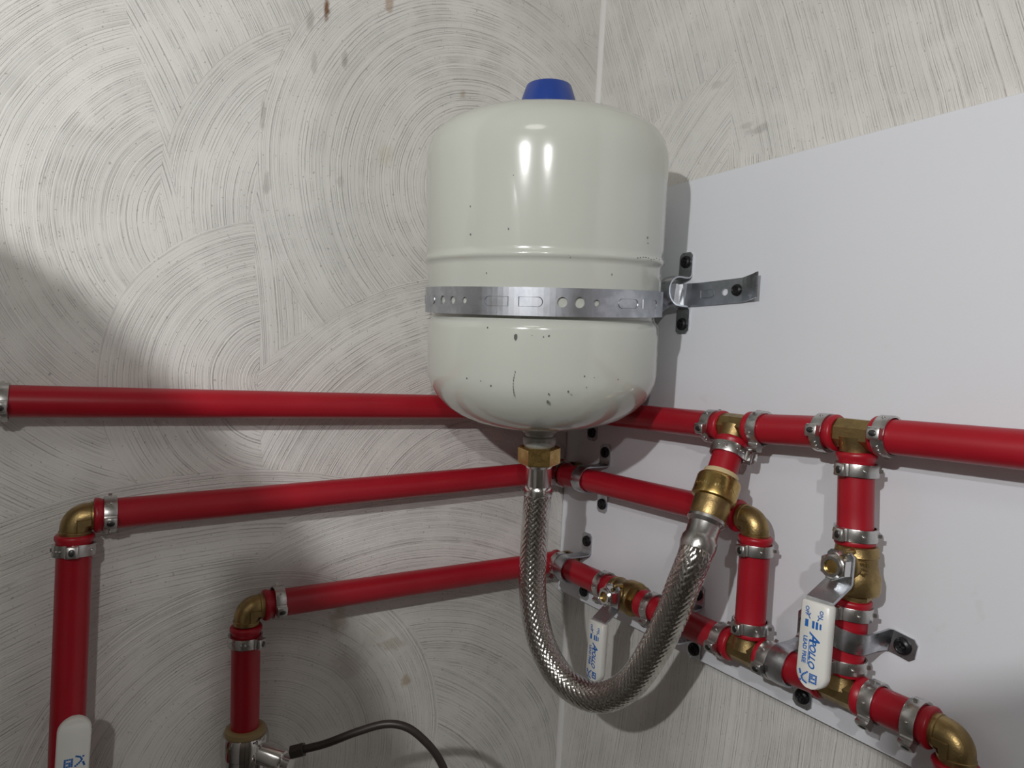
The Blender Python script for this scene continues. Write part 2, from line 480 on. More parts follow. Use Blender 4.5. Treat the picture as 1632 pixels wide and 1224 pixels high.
clamp((.1690, AY, 1.2990), Xd, (0, -.6, -.8), 'steel clamp on the right side of the small valve')
clamp((.2455, AY, 1.2990), Xd, (0, -.95, -.15), 'steel clamp on the left arm of the lower tee beside the hose')
clamp((.2885, AY, 1.3005), Xd, (0, -.95, -.2), 'steel clamp on the right arm of the lower tee beside the hose')
clamp((.2693, AY, 1.3770), (0, 0, -1), (-.02, -1, 0), 'steel clamp under the elbow just right of the hose coupling')
clamp((.2695, AY, 1.3190), (0, 0, -1), (-.02, -1, 0), 'steel clamp on the upward arm of the lower tee beside the hose')
clamp((.2225, AY, P1Z(.2225)), Xd, (0, -.96, -.12), 'steel clamp on the upper pipe just left of first tee')
clamp((.2670, AY, P1Z(.267)), Xd, (0, -.35, -.95), 'steel clamp on the upper pipe just right of first tee')
clamp((.3190, AY, P1Z(.319)), Xd, (0, -.99, .1), 'steel clamp on the upper pipe just left of second tee')
clamp((.3612, AY, P1Z(.3612)), Xd, (0, -.99, .1), 'steel clamp on the upper pipe just right of second tee')
clamp((.3432, AY, 1.4480), (0, 0, -1), (-.14, -.99, 0), 'steel clamp hanging under the second upper tee')
clamp((.3453, AY, 1.4065), (0, 0, -1), (-.14, -.99, 0), 'steel clamp just above the big brass valve')
clamp((.3455, AY, 1.3555), (0, 0, -1), (-.14, -.99, 0), 'steel clamp just below the big valve, above the strap', .03)
clamp((.3440, AY, 1.3205), (0, 0, -1), (-.14, -.99, 0), 'steel clamp on the upward arm of the bottom right tee')
clamp((.3645, AY, 1.3030), Xd, (0, -.70, -.75), 'steel clamp on the right arm of the bottom right tee')
clamp((.3905, AY, 1.3030), Xd, (0, -.70, -.75), 'steel clamp left of the dark elbow at lower right corner')

# ------------------------------------------------------------------ brass tees and elbows
def barb(b, T, l=.010):
    b.lathe([(.0072, 0), (.0095, .0005), (.0095, l)], 32, T)
def tee(loc, run, br, label, text_on=False, s=1.):
    t = thing('brass_tee', label, 'fitting', loc, run, br, 'brass tees')
    b = MB(); L = .0118
    oc = [(.0104 * math.cos(a) if abs(math.cos(a)) > .01 else 0, .0104 * math.sin(a)) for a in [PI / 8 + PI / 4 * i for i in range(8)]]
    b.prism(oc, -L, L, bev=.0006)
    b.lathe([(.0096, -L - .0006), (.0100, -L)], 36); b.lathe([(.0100, L), (.0096, L + .0006)], 36)
    Tb = frame((0, 0, 0), (1, 0, 0), (0, 0, 1))
    b.lathe([(.0118, .002), (.0108, .0060), (.0098, .0095), (.0096, .0118)], 36, Tb)
    body = b.build('body', M['brass'], t, angle=28)
    return t
tee((.2453, AY, P1Z(.2453)), Xd, (.11, -.48, -.87), 'brass tee feeding the braided hose, upper pipe beside the tank')
tee((.3413, AY, P1Z(.3413)), Xd, (0, 0, -1), 'brass tee on the upper pipe above the big valve')
tee((.2680, AY, 1.2993), Xd, (0, 0, 1), 'brass tee at the foot of the vertical pipe beside the hose')
tee((.3422, AY, 1.3025), Xd, (0, 0, 1), 'brass tee below the big valve handle at lower right')

def elbow(loc, d1, d2, label, reach=.0125, r=.0096, rb=.0075, mt='brass'):
    """loc: crossing of the two axes; d1,d2 unit directions of the arms"""
    d1, d2 = V(d1).normalized(), V(d2).normalized()
    t = thing('brass_elbow', label, 'fitting', loc, d1, d2, 'brass elbows')
    T = t.matrix_world.inverted().to_3x3()
    a, b_ = T @ d1, T @ d2
    pts = [a * (reach - .0005)]
    cen = a * rb + b_ * rb
    for i in range(13):
        th = PI / 2 * i / 12
        pts.append(cen - b_ * rb * math.cos(th) - a * rb * math.sin(th))
    pts.append(b_ * (reach - .0005))
    m = MB(); m.tube(pts, r, 32)
    for dd in (a, b_):
        T2 = frame(dd * (reach - .0035), dd, a.cross(b_))
        m.lathe([(r, 0), (r + .0006, .0005), (r + .0006, .0018), (.0098, .0022), (.0098, .0040)], 36, T2)
    # flat casting web on the inner corner, seen as a raised square
    n = a.cross(b_)
    Tw = frame((0, 0, 0), n, a)
    e = .0098
    m.prism([(.0005, .0005), (e, .0005), (e, .0048), (.0048, .0048), (.0048, e), (.0005, e)], -.0107, .0107, Tw, bev=.0006)
    m.build('body', M[mt], t, angle=40)
    return t
elbow((AX, -.4684, 1.3775), (0, 1, .04), (0, 0, -1), 'brass elbow at the top of the tall vertical pipe, far left')
elbow((AX, -.3485, 1.2950), (0, 1, .015), (0, 0, -1), 'brass elbow above the chrome coupling, second from the left')
elbow((AX, AY + .019, 1.4625), (0, -1, 0), (1, 0, 0), 'brass elbow in the wall corner hidden behind the tank')
elbow((AX, AY + .019, 1.3955), (0, -1, 0), (1, 0, 0), 'brass elbow in the wall corner on the middle pipe')
elbow((AX, AY + .019, 1.3000), (0, -1, 0), (1, 0, 0), 'brass elbow in the wall corner on the lowest pipe')
elbow((.2685, AY, 1.3980), (-1, 0, 0), (0, 0, -1), 'brass elbow right of the hose coupling on the white board')
elbow((.4130, AY, 1.3030), (-1, 0, 0), (0, 0, -1), 'shaded brass elbow at the lower right corner of the photo')

# ------------------------------------------------------------------ two-hole pipe straps with black screws
def strap(loc, along, label, tab=.0265, hoop=.0127, wall=-.016, skew=0., depth=None, mt='galv'):
    """loc on the pipe axis; along = pipe direction; tabs lie across it on the board"""
    al = V(along).normalized(); out = V((0, -1, 0))
    base = V((loc[0], wall, loc[2]))
    t = thing('pipe_strap', label, 'bracket', base, out, al, 'two-hole galvanised pipe straps')   # local z = out of wall, x = along pipe, y = across
    if skew: t.matrix_world = t.matrix_world @ Matrix.Rotation(skew, 4, 'Z')
    h = (wall - loc[1]) if depth is None else depth    # height of the pipe axis over the board
    pts = []                          # centreline of the strip in (y, z)
    e = tab + .0085
    pts += [(-e, .0007), (-tab, .0007), (-hoop - .006, .0007), (-hoop - .0022, .0012), (-hoop - .0004, .0035)]
    pts += [(-hoop, h * .45)]
    for i in range(13):
        a = PI - PI * i / 12
        pts.append((hoop * math.cos(a), h + hoop * math.sin(a)))
    pts += [(hoop, h * .45), (hoop + .0004, .0035), (hoop + .0022, .0012), (hoop + .006, .0007), (tab, .0007), (e, .0007)]
    secs = []
    for i, (y, z) in enumerate(pts):
        a = V(pts[max(i - 1, 0)]); c = V(pts[min(i + 1, len(pts) - 1)]); d = (c - a).normalized()
        n = V((-d.y, d.x)) * .0007
        onh = abs(y) <= hoop + .001 and z > .004
        w = .0075 if not onh else .0068
        cr = .0009 if onh else 0.       # the hoop has a raised rib
        if i in (0, len(pts) - 1): w = .0045
        r = .0040
        secs.append([(-w, y - n.x, z - n.y), (-w, y + n.x, z + n.y), (-w * .35, y + n.x * (1 + cr * 900), z + n.y * (1 + cr * 900)),
                     (w * .35, y + n.x * (1 + cr * 900), z + n.y * (1 + cr * 900)), (w, y + n.x, z + n.y), (w, y - n.x, z - n.y)])
    # chamfered tab ends
    def lerp(a, b, f): return [tuple(p * (1 - f) + q * f for p, q in zip(s1, s2)) for s1, s2 in zip(a, b)]
    s1 = lerp(secs[1], secs[0], .66); s1 = [((-.0075 if p[0] < 0 else .0075) if abs(p[0]) > .003 else p[0], p[1], p[2]) for p in s1]
    s2 = lerp(secs[-2], secs[-1], .66); s2 = [((-.0075 if p[0] < 0 else .0075) if abs(p[0]) > .003 else p[0], p[1], p[2]) for p in s2]
    secs = [secs[0], s1] + secs[1:-1] + [s2, secs[-1]]
    b = MB(); b.ribbon(secs); b.build('strip', M[mt], t, angle=45)
    for s in (-1, 1):
        q = MB(); T = Matrix.Translation((0, s * tab, .0012))
        q.lathe([(.0056, 0), (.0056, .0008), (.0050, .0022), (.0036, .0030), (.0030, .0026)], 24, T)
        sc = q.build('screw', M['screw'], t)
        r = MB()
        for an in (.3, .3 + PI / 2):
            r.box(-.0024, .0024, -.0005, .0005, -.0003, .0004, Matrix.Translation((0, s * tab, .0041)) @ Matrix.Rotation(an, 4, 'Z'))
        r.build('cross_slot', M['dark'], sc, smooth=False)
    return t
strap((.0440, AY, 1.4630), Xd, 'galvanised strap under the tank near the corner, mostly hidden', tab=.0235)
strap((.0665, AY, 1.3952), Xd, 'bright galvanised strap holding the middle pipe near the corner')
strap((.0460, AY, 1.2995), Xd, 'galvanised strap holding the lowest pipe near the corner, left of small valve')
strap((.1965, AY, 1.2930), Xd, 'galvanised strap partly hidden behind the right leg of the braided hose', tab=.0240)
strap((.3000, AY, 1.3010), Xd, 'galvanised strap left of the big white handle on lower pipe', tab=.0275)
strap((.3455, AY, 1.3395), Zd, 'shiny galvanised strap across the vertical pipe below the big valve', tab=.0225, skew=-.16)
strap((.1600, -.030, 1.5773), Xd, 'galvanised strap beside the tank pinning the perforated tie to the board', tab=.0278, hoop=.0125)

# ------------------------------------------------------------------ ball valves
def grip_and_lever(t, W, hd, sd, q, L=.053, lift=.020, z0=.0225, flip=False):
    """lever built in local axes: X width, Y = out (sd), Z = up against hd; q = origin of the stem"""
    T = frame(q, -V(hd), V(sd).cross(-V(hd)))      # x = y x z
    Wl = W.inverted() @ T
    hw = .0088
    def strip(pts, ws, th=.0010):
        secs = []
        for i, (y, z) in enumerate(pts):
            a = V(pts[max(i - 1, 0)]); c = V(pts[min(i + 1, len(pts) - 1)]); d = (c - a).normalized()
            n = V((-d.y, d.x)) * th; w = ws[i]
            secs.append([(-w, y - n.x, z - n.y), (w, y - n.x, z - n.y), (w, y + n.x, z + n.y), (-w, y + n.x, z + n.y)])
        return secs
    y0 = .0185; y1 = y0 + lift
    pl = MB(); pl.ribbon(strip([(y0, .0095), (y0, .0070), (y0, -.0095), (y0 + .0010, -.0110), (y1 - .001, -.0205), (y1, -.0225), (y1, -.030)],
                                [.0065, hw, hw, hw, hw, hw, hw * .95]), Wl)
    lv = pl.build('lever', M['galv'], t, angle=30)
    g = MB(); zt = -.0215; w = .0098; th = .0037
    secs = []
    N = 10
    prof = [(zt, w * .93, th * .8), (zt - .0012, w, th)] + [(zt - L * f, w, th) for f in (.3, .6)]
    prof += [(zt - L + w + w * -math.sin(a) , w * math.cos(a) + .0001, th * (1 if a < 1.3 else .8)) for a in [PI / 2 * i / N for i in range(N)]]
    prof += [(zt - L - .0001, w * .12, th * .45)]
    for z, ww, hh in prof:
        c = min(.0012, ww * .4)
        secs.append([(-ww, y1 - hh + c, z), (-ww + c, y1 - hh, z), (ww - c, y1 - hh, z), (ww, y1 - hh + c, z),
                     (ww, y1 + hh - c, z), (ww - c, y1 + hh, z), (-ww + c, y1 + hh, z), (-ww, y1 + hh - c, z)])
    g.ribbon(secs, Wl); gr = g.build('grip_sleeve', M['grip'], t, angle=50)
    # lettering reads along the grip, its face is the +y side
    def on(x, z, ang=-90):
        return Wl @ Matrix.Translation((x, y1 + th + .00008, z)) @ Matrix.Rotation(PI / 2, 4, 'X') @ Matrix.Rotation(PI, 4, 'Y') @ Matrix.Rotation(math.radians(ang), 4, 'Z')
    X = lambda v: v
    bk = M['blue_ink']
    g = gr
    text('lettering', 'A', .0098, bk, g, on(X(-.0010), zt - .0215), xs=.85, shear=.3)
    text('lettering', 'POLLO', .0060, bk, g, on(X(-.0004), zt - .0312), xs=.92, shear=.3)
    text('lettering', 'LEAD FREE', .0036, bk, g, on(X(.0048), zt - .0300), xs=.98)
    text('lettering', 'ON', .0033, bk, g, on(X(-.0045), zt - .0065), xs=1.)
    text('lettering', 'OFF', .0033, bk, g, on(X(.0050), zt - .0062), xs=1.)
    m_ = MB()
    F_ = lambda x, z: Matrix.Translation((x, y1 + th, z)) 
    def rect(x0, x1, z0_, z1_): m_.box(min(x0, x1), max(x0, x1), y1 + th - .0001, y1 + th + .0001, min(z0_, z1_), max(z0_, z1_), Wl)
    for x0, x1 in ((.0058, .0036), (.0010, -.0006), (-.0014, -.0030)): rect(x0, x1, zt - .0115, zt - .0160)
    rect(-.0040, -.0052, zt - .0120, zt - .0155)
    rect(.0022, .0018, zt - .0245, zt - .0385)          # rule under the name
    for s, cxx in ((1, .0042), (-1, -.0040)):           # the two curved arrows
        for i in range(7):
            a = -.9 + .3 * i
            xx = cxx - s * .0026 + s * .0030 * math.cos(a * .8) - s * .0012; zz = zt - .0090 - .0018 * math.sin(a)
            rect(xx - .00025, xx + .00025, zz - .0004, zz + .0004)
    # square emblem with a jagged figure beside it
    for i in range(4):
        for j in range(5):
            if (i, j) in ((1, 1), (2, 3), (1, 3)): continue
            rect(-.0050 + i * .00135, -.0050 + i * .00135 + .0012, zt - .0432 - j * .00115, zt - .0432 - j * .00115 - .0010)
    for (x, z) in ((.0012, .0415), (.0022, .0424), (.0032, .0432), (.0040, .0441), (.0046, .0452), (.0042, .0463), (.0034, .0472), (.0024, .0476), (.0014, .0480),
                   (.0054, .0474), (.0058, .0424), (.0062, .0415), (.0056, .0433)):
        rect(x, x + .0012, zt - z - .0012, zt - z - .0023)
    m_.build('printed_emblem', bk, g, smooth=False)['kind'] = 'stuff'
    # stem, packing nut and hex nut
    st = MB(); Ts = Wl @ frame((0, 0, 0), (0, 1, 0), (0, 0, 1))
    st.lathe([(.0092, .006), (.0092, .0130), (.0085, .0145), (.0070, .0160), (.0070, .0175)], 32, Ts)
    st.ball((.0, 0, 0), .001, T=Ts @ Matrix.Translation((.0090, .0052, .0172)))
    st.lathe([(.0018, .012), (.0018, .0215), (.0012, .0222)], 16, Ts @ Matrix.Translation((.0098, -.0042, 0)))
    st.build('stem_boss', M['brass'], t)
    nt = MB(); nt.prism([(.0094 * math.cos(PI / 3 * i), .0094 * math.sin(PI / 3 * i)) for i in range(6)], .0196, .0275, Ts, bev=.0006)
    nt.lathe([(.0076, .0270), (.0076, .0282), (.0064, .0294), (.0046, .0294), (.0044, .0270)], 28, Ts)
    n_ = nt.build('packing_nut', M['chrome'], t, angle=25)
    s2 = MB(); s2.lathe([(.0043, .0265), (.0043, .0280), (.0026, .0282)], 20, Ts); s2.build('stem_end', M['brass_bright'], n_)
    return lv

def valve(loc, zd, sd, hd, label, mark=True, L=.053, flipbody=1, lift=.020, qoff=(0, 0, 0)):
    t = thing('ball_valve', label, 'valve', loc, zd, sd, 'white handled ball valves')
    W = t.matrix_world.copy()
    b = MB()
    f = flipbody
    prof = [(.0098, .0182), (.0120, .0180), (.0130, .0172), (.0134, .0128), (.0138, .0118), (.0130, .0108), (.0132, .0060), (.0140, .0020),
            (.0150, -.0005), (.0154, -.0020), (.0156, -.0105), (.0148, -.0125), (.0118, -.0130)]
    b.lathe([(r, z * f) for r, z in prof], 48)
    hx = [(.0115 * math.cos(PI / 3 * i + .2), .0115 * math.sin(PI / 3 * i + .2)) for i in range(6)]
    b.prism(hx, min(-.0125 * f, -.0165 * f), max(-.0125 * f, -.0165 * f))
    b.lathe([(.0095, -.0165 * f), (.0095, -.0182 * f)], 32)
    body = b.build('body', M['brass'], t, angle=30)
    if mark:
        a = math.radians(50)
        for s_, z_ in (('3', .0085), ('/', .0052), ('4', .0018)):
            T = Matrix.Rotation(a, 4, 'Z') @ Matrix.Translation((.0140, 0, z_)) @ frame((0, 0, 0), (1, 0, 0), (0, 0, 1))
            text('raised_mark', s_, .0062, M['brass'], body, T, depth=.0005)
    grip_and_lever(t, W, hd, sd, V(loc) + V(qoff), L=L, lift=lift)
    return t
valve((.3466, AY, 1.3812), Zd, (0, -1, 0), (.02, -.06, -1), 'brass ball valve with a large white printed handle hanging in front', qoff=(.0005, 0, .005))
valve((.1365, AY, 1.2997), (-1, 0, 0), (0, -1, 0), (.03, -.04, -1), 'brass ball valve whose white handle hangs inside the hose loop', mark=False, qoff=(.0005, 0, .002), L=.052, lift=.014)
valve((AX, -.4660, 1.1560), Zd, (1, 0, 0), (0, .02, 1), 'ball valve at far left whose white handle points upward over the pipe', mark=False, L=.075, qoff=(0, 0, -.002))

# ------------------------------------------------------------------ expansion tank
A = V((.1110, -.1338, 1.4983)); u = V((.05276, -.07618, .99570)).normalized()
tocam = V((.592, -.475, 1.5)) - A
tk = thing('expansion_tank', 'cream enamelled steel expansion tank hanging in the corner', 'tank', A, u, tocam)
TW = tk.matrix_world.copy()
prof = [(1e-5, -.0475), (.016, -.0473), (.030, -.0460), (.046, -.0432), (.060, -.0392), (.072, -.0340), (.082, -.0270), (.0895, -.0190), (.0945, -.0110),
        (.0970, -.0040), (.0978, .0020), (.0978, .0400), (.0972, .0430), (.0945, .0465), (.0938, .0490), (.0944, .0515), (.0972, .0545), (.0980, .057),
        (.0982, .088), (.0985, .0905), (.0998, .0918), (.1006, .0935), (.1006, .0950), (.0996, .0962), (.0990, .0975),
        (.0992, .100), (.1000, .165), (.1000, .1740), (.0992, .1815), (.0968, .1895), (.0925, .1962), (.086, .2015), (.076, .2060), (.062, .2095), (.044, .2120), (.022, .2135), (1e-5, .2140)]
fine = []
for i in range(len(prof) - 1):
    for j in range(2): fine.append(tuple(prof[i][q] * (1 - j / 2) + prof[i + 1][q] * j / 2 for q in (0, 1)))
fine.append(prof[-1])
MB().lathe(prof, 96).build('shell', M['tank'], tk, angle=50)
cp = MB(); cp.lathe([(.0262, .2080), (.0264, .2100), (.0252, .2190), (.0188, .2380), (.0180, .2390), (.0165, .2396), (1e-5, .2402)], 40)
cp.build('valve_cap', M['blue'], tk, angle=30)['label'] = 'blue plastic cap on top of the tank'
nk = MB(); nk.lathe([(.0155, -.0445), (.0155, -.0500), (.0148, -.0512), (.0125, -.0522), (.0125, -.0545), (.0140, -.0552), (.0146, -.0575), (.0142, -.0625), (.0125, -.0645), (.0110, -.0650)], 36)
nk.build('threaded_neck', M['tank_grey'], tk, angle=40)
# scratches and chips
ck = MB()
def onshell(th, s, r=.0979): return (r * math.cos(th), r * math.sin(th), s)
def chip(th, s, w, h, r=.0979, n=7):
    pts = []
    for i in range(n):
        a = 2 * PI * i / n; k_ = random.uniform(.6, 1.1)
        pts.append(onshell(th + w * math.cos(a) * k_ / r, s + h * math.sin(a) * k_, r))
    pts2 = [(p[0] * 1.0012, p[1] * 1.0012, p[2]) for p in pts]
    ck.add(pts + pts2, [tuple(range(n, 2 * n))] + [(i, (i + 1) % n, n + (i + 1) % n, n + i) for i in range(n)])
def th_of(px):
    off = (px - 865.) / 1085.
    th = 0.
    for _ in range(30): th = math.asin(max(-.98, min(.98, off * (.585 - .1 * math.cos(th)) / .1)))
    return th
chip(th_of(822), .0345, .0016, .0028)
for i in range(9):                       # long scratch
    chip(th_of(822 - (3 * math.sin(i * .35))), .0030 - i * .0021 + .006, .0004, .0013)
for px, s, w in ((782, -.002, .0006), (765, .001, .0004), (742, .002, .0006), (940, -.001, .0004), (952, .006, .0003), (991, .004, .0004), (775, .0405, .0006), (848, .036, .0003),
                 (876, .036, .0008), (867, .035, .0005), (877, -.012, .001), (878, -.006, .0007), (910, -.004, .0006), (936, .007, .0006), (915, -.006, .0004)):
    chip(th_of(px), s, w, w * 1.4, .0979 if s > -.003 else .0979 - (abs(s + .003) ** 1.9) * 14)
for px, s in ((746, .128), (747, .108), (807, .111), (1026, .110), (1027, .106), (776, .167), (747, .158), (772, .080), (974, .081)):
    chip(th_of(px), s, .0005, .0009, .0996 if s > .1 else .0983)
for i in range(9): chip(th_of(1010 + i * 4.2), .0950 + random.uniform(-.001, .001), .0009, .0004, .1007)
ck.build('chip_marks', M['mark'], tk, smooth=False)['kind'] = 'stuff'

# brass swivel nut, braided hose with its ferrules
T0 = V((.2453, AY, P1Z(.2453))); E0 = V((.2561, -.0905, 1.3756)); bd = (E0 - T0).normalized()
hose = thing('braided_hose', 'braided stainless steel hose looping in a U below the tank', 'hose', TW @ V((0, 0, -.104)), -u, tocam)
HI = hose.matrix_world.inverted()
def onaxis(s): return HI @ TW @ Matrix.Translation((0, 0, s)) @ Matrix.Rotation(PI, 4, 'X')
nb = MB(); T = onaxis(-.0640) @ Matrix.Rotation(PI / 6, 4, 'Z')
nb.prism([(.0186 * math.cos(PI / 3 * i), .0186 * math.sin(PI / 3 * i)) for i in range(6)], 0, .0155, T, bev=.0012)
nb.build('swivel_nut', M['brass_bright'], hose, angle=25)['label'] = 'brass hex swivel nut'
fr = MB(); T = onaxis(-.0790)
fr.lathe([(.0132, 0), (.0134, .0010), (.0122, .0024), (.0114, .0036), (.0112, .0200), (.0122, .0215), (.0126, .0240), (.0126, .0275), (.0120, .0285)], 40, T)
fr.build('crimp_ferrule', M['chrome'], hose, angle=30)

HP = [(.1052, -.1256, 1.3950), (.1030, -.1250, 1.3660), (.1021, -.1245, 1.3354), (.1050, -.1255, 1.3080), (.1127, -.1249, 1.2810), (.1262, -.1210, 1.2552), (.1475, -.1135, 1.2375),
      (.1746, -.1035, 1.2360), (.2010, -.0960, 1.2556), (.2243, -.0940, 1.2920), (.2410, -.0945, 1.3265), (.2520, -.0960, 1.3530), T0 + bd * .108, T0 + bd * .098]
path = catmull(HP, 24)
def resample(P, step):
    out = [P[0].copy()]; acc = 0.
    for i in range(len(P) - 1):
        seg = P[i + 1] - P[i]; L = seg.length; d = step - acc
        while d <= L:
            out.append(P[i] + seg * (d / L)); d += step
        acc = L - (d - step)
    return out
path = resample(path, .00055)
NS, NV = 16, 128; RH = .01150; lead = .088
tan = [(path[min(i + 2, len(path) - 1)] - path[max(i - 2, 0)]).normalized() for i in range(len(path))]
n = tan[0].orthogonal().normalized(); vs, fs = [], []
I4 = HI
for i, p in enumerate(path):
    n = (n - tan[i] * n.dot(tan[i])).normalized(); bb = tan[i].cross(n)
    s_ = i * .00055 / lead
    for j in range(NV):
        v = j / NV
        a = NS * (v + s_); c = NS * (v - s_)
        fa, fc = a - math.floor(a), c - math.floor(c)
        sa = math.sqrt(max(0, 1 - (2 * fa - 1) ** 2)); sc_ = math.sqrt(max(0, 1 - (2 * fc - 1) ** 2))
        wa = math.cos(PI * (c * .5 + .25 * 0)) if False else (1 if (math.floor(a) + 0) % 2 == math.floor(c) % 2 else -1)
        # two-over-two weave: family a on top where parity agrees
        ka = math.sin(PI * fc); kc = math.sin(PI * fa)
        ha = sa * .45 + wa * ka * .55; hc = sc_ * .45 - wa * kc * .55
        h = max(ha, hc)
        r = RH + .00062 * h
        ang = 2 * PI * v
        vs.append(I4 @ (p + (n * math.cos(ang) + bb * math.sin(ang)) * r))
for i in range(len(path) - 1):
    for j in range(NV):
        q = (j + 1) % NV
        fs.append((i * NV + j, i * NV + q, (i + 1) * NV + q, (i + 1) * NV + j))
me = bpy.data.meshes.new('wire_braid'); me.from_pydata([tuple(p) for p in vs], [], fs); me.materials.append(M['wire'])
me.polygons.foreach_set('use_smooth', [True] * len(me.polygons))
wb = bpy.data.objects.new('wire_braid', me); C.objects.link(wb); wb.parent = hose; wb['kind'] = 'stuff'

# branch from the first tee: stub, clamp, push-fit coupling, ferrule
T0 = V((.2453, AY, P1Z(.2453))); E0 = V((.2561, -.0905, 1.3756)); bd = (E0 - T0).normalized()
pipe(T0 + bd * .0115, T0 + bd * .060, 'short red stub slanting down from first tee into brass coupling', True, False)
clamp(T0 + bd * .0215, bd, (1, .8, -.1), 'smooth steel clamp on the slanting stub above the brass coupling')
cpl = thing('hose_coupling', 'shiny brass push-fit coupling joining red stub to the braided hose', 'fitting', T0, bd, (.5, -.85, 0))
m_ = MB(); m_.lathe([(.0112, .0395), (.0128, .0396), (.0131, .0402), (.0131, .0440)], 40); m_.build('release_collar', M['cream'], cpl)['label'] = 'cream plastic collar'
m_ = MB(); m_.lathe([(.0125, .0432), (.0142, .0434), (.0158, .0448), (.0164, .0470), (.0164, .0575), (.0166, .0600), (.0163, .0612), (.0142, .0620)], 48)
m_.build('outer_shell', M['brass_bright'], cpl, angle=40)
m_ = MB(); m_.lathe([(.0140, .0612), (.0136, .0622), (.0138, .0660), (.0134, .0740), (.0126, .0765)], 48)
m_.build('lower_body', M['brass'], cpl, angle=40)
m_ = MB()
for i in range(22):
    if i in (5, 6, 12, 13): continue
    T = Matrix.Rotation(-1.2 + i * .105, 4, 'Z') @ Matrix.Translation((.0165, 0, .0545 + .0006 * math.sin(i * 2.3)))
    m_.box(-.0001, .00012, -.00025, .00025, -.0010, .0010, T)
    if i % 3: m_.box(-.0001, .00012, -.0006, .0006, -.0002, .0002, T)
m_.build('engraved_marks', mat('bright_engraving', (.80, .66, .35), .25, 1.), cpl, smooth=False)['kind'] = 'stuff'
m_ = MB(); Tc = HI @ cpl.matrix_world
m_.lathe([(.0128, .0762), (.0139, .0768), (.0140, .0790), (.0130, .0805), (.0118, .0818), (.0116, .0905), (.0122, .0918), (.0130, .0935), (.0132, .0985), (.0128, .1010), (.0120, .1040)], 44, Tc)
m_.build('crimp_ferrule', M['steel'], hose, angle=30)

# ------------------------------------------------------------------ perforated tie round the tank and on to the board
tie = thing('perforated_tie', 'perforated galvanised steel band round the tank, tail screwed to the board', 'band', TW @ V((0, 0, .0615)), u, tocam)
TI = tie.matrix_world.inverted()
RT = .0995; hwid = .0102
# path: u measured along the band from the far left of the tank to the free end
th0 = math.radians(-215); th1 = math.radians(99)
arc = [TW @ V((RT * math.cos(a), RT * math.sin(a), .0612 - .0012 * math.cos(a))) for a in [th0 + (th1 - th0) * i / 120 for i in range(121)]]
tail = [V((.1545, -.0310, 1.5740)), V((.1590, -.0215, 1.5745)), V((.1670, -.0182, 1.5752)), V((.1760, -.0176, 1.5750)), V((.1950, -.0174, 1.5752)), V((.2120, -.0174, 1.5755)), V((.2250, -.0175, 1.5757))]
up_t = V((.02, 0, 1)).normalized()
ctl = arc + catmull([arc[-1]] + tail, 8)[1:]
def arclen(P):
    s = [0.]
    for i in range(1, len(P)): s.append(s[-1] + (P[i] - P[i - 1]).length)
    return s
SL = arclen(ctl); LA = SL[120]
def band_pt(uu, v, off=0.):
    uu = max(0, min(SL[-1] - 1e-6, uu))
    lo, hi = 0, len(SL) - 1
    while hi - lo > 1:
        mid = (lo + hi) // 2
        if SL[mid] <= uu: lo = mid
        else: hi = mid
    f = (uu - SL[lo]) / (SL[hi] - SL[lo]); p = ctl[lo].lerp(ctl[hi], f)
    t_ = (ctl[hi] - ctl[lo]).normalized()
    g = max(0, min(1, (uu - LA) / .04)); w = u.lerp(up_t, g).normalized()
    w = (w - t_ * w.dot(t_)).normalized(); nn = t_.cross(w)
    return TI @ (p + w * v + nn * off)
def u_of(px): return (th_of(px) - th0) * RT
holes = [(u_of(704), .0034), (u_of(720), .0030), (u_of(739), .0024), (u_of(895.5), .0037), (u_of(923), .0039), (u_of(949.6), .0024)]
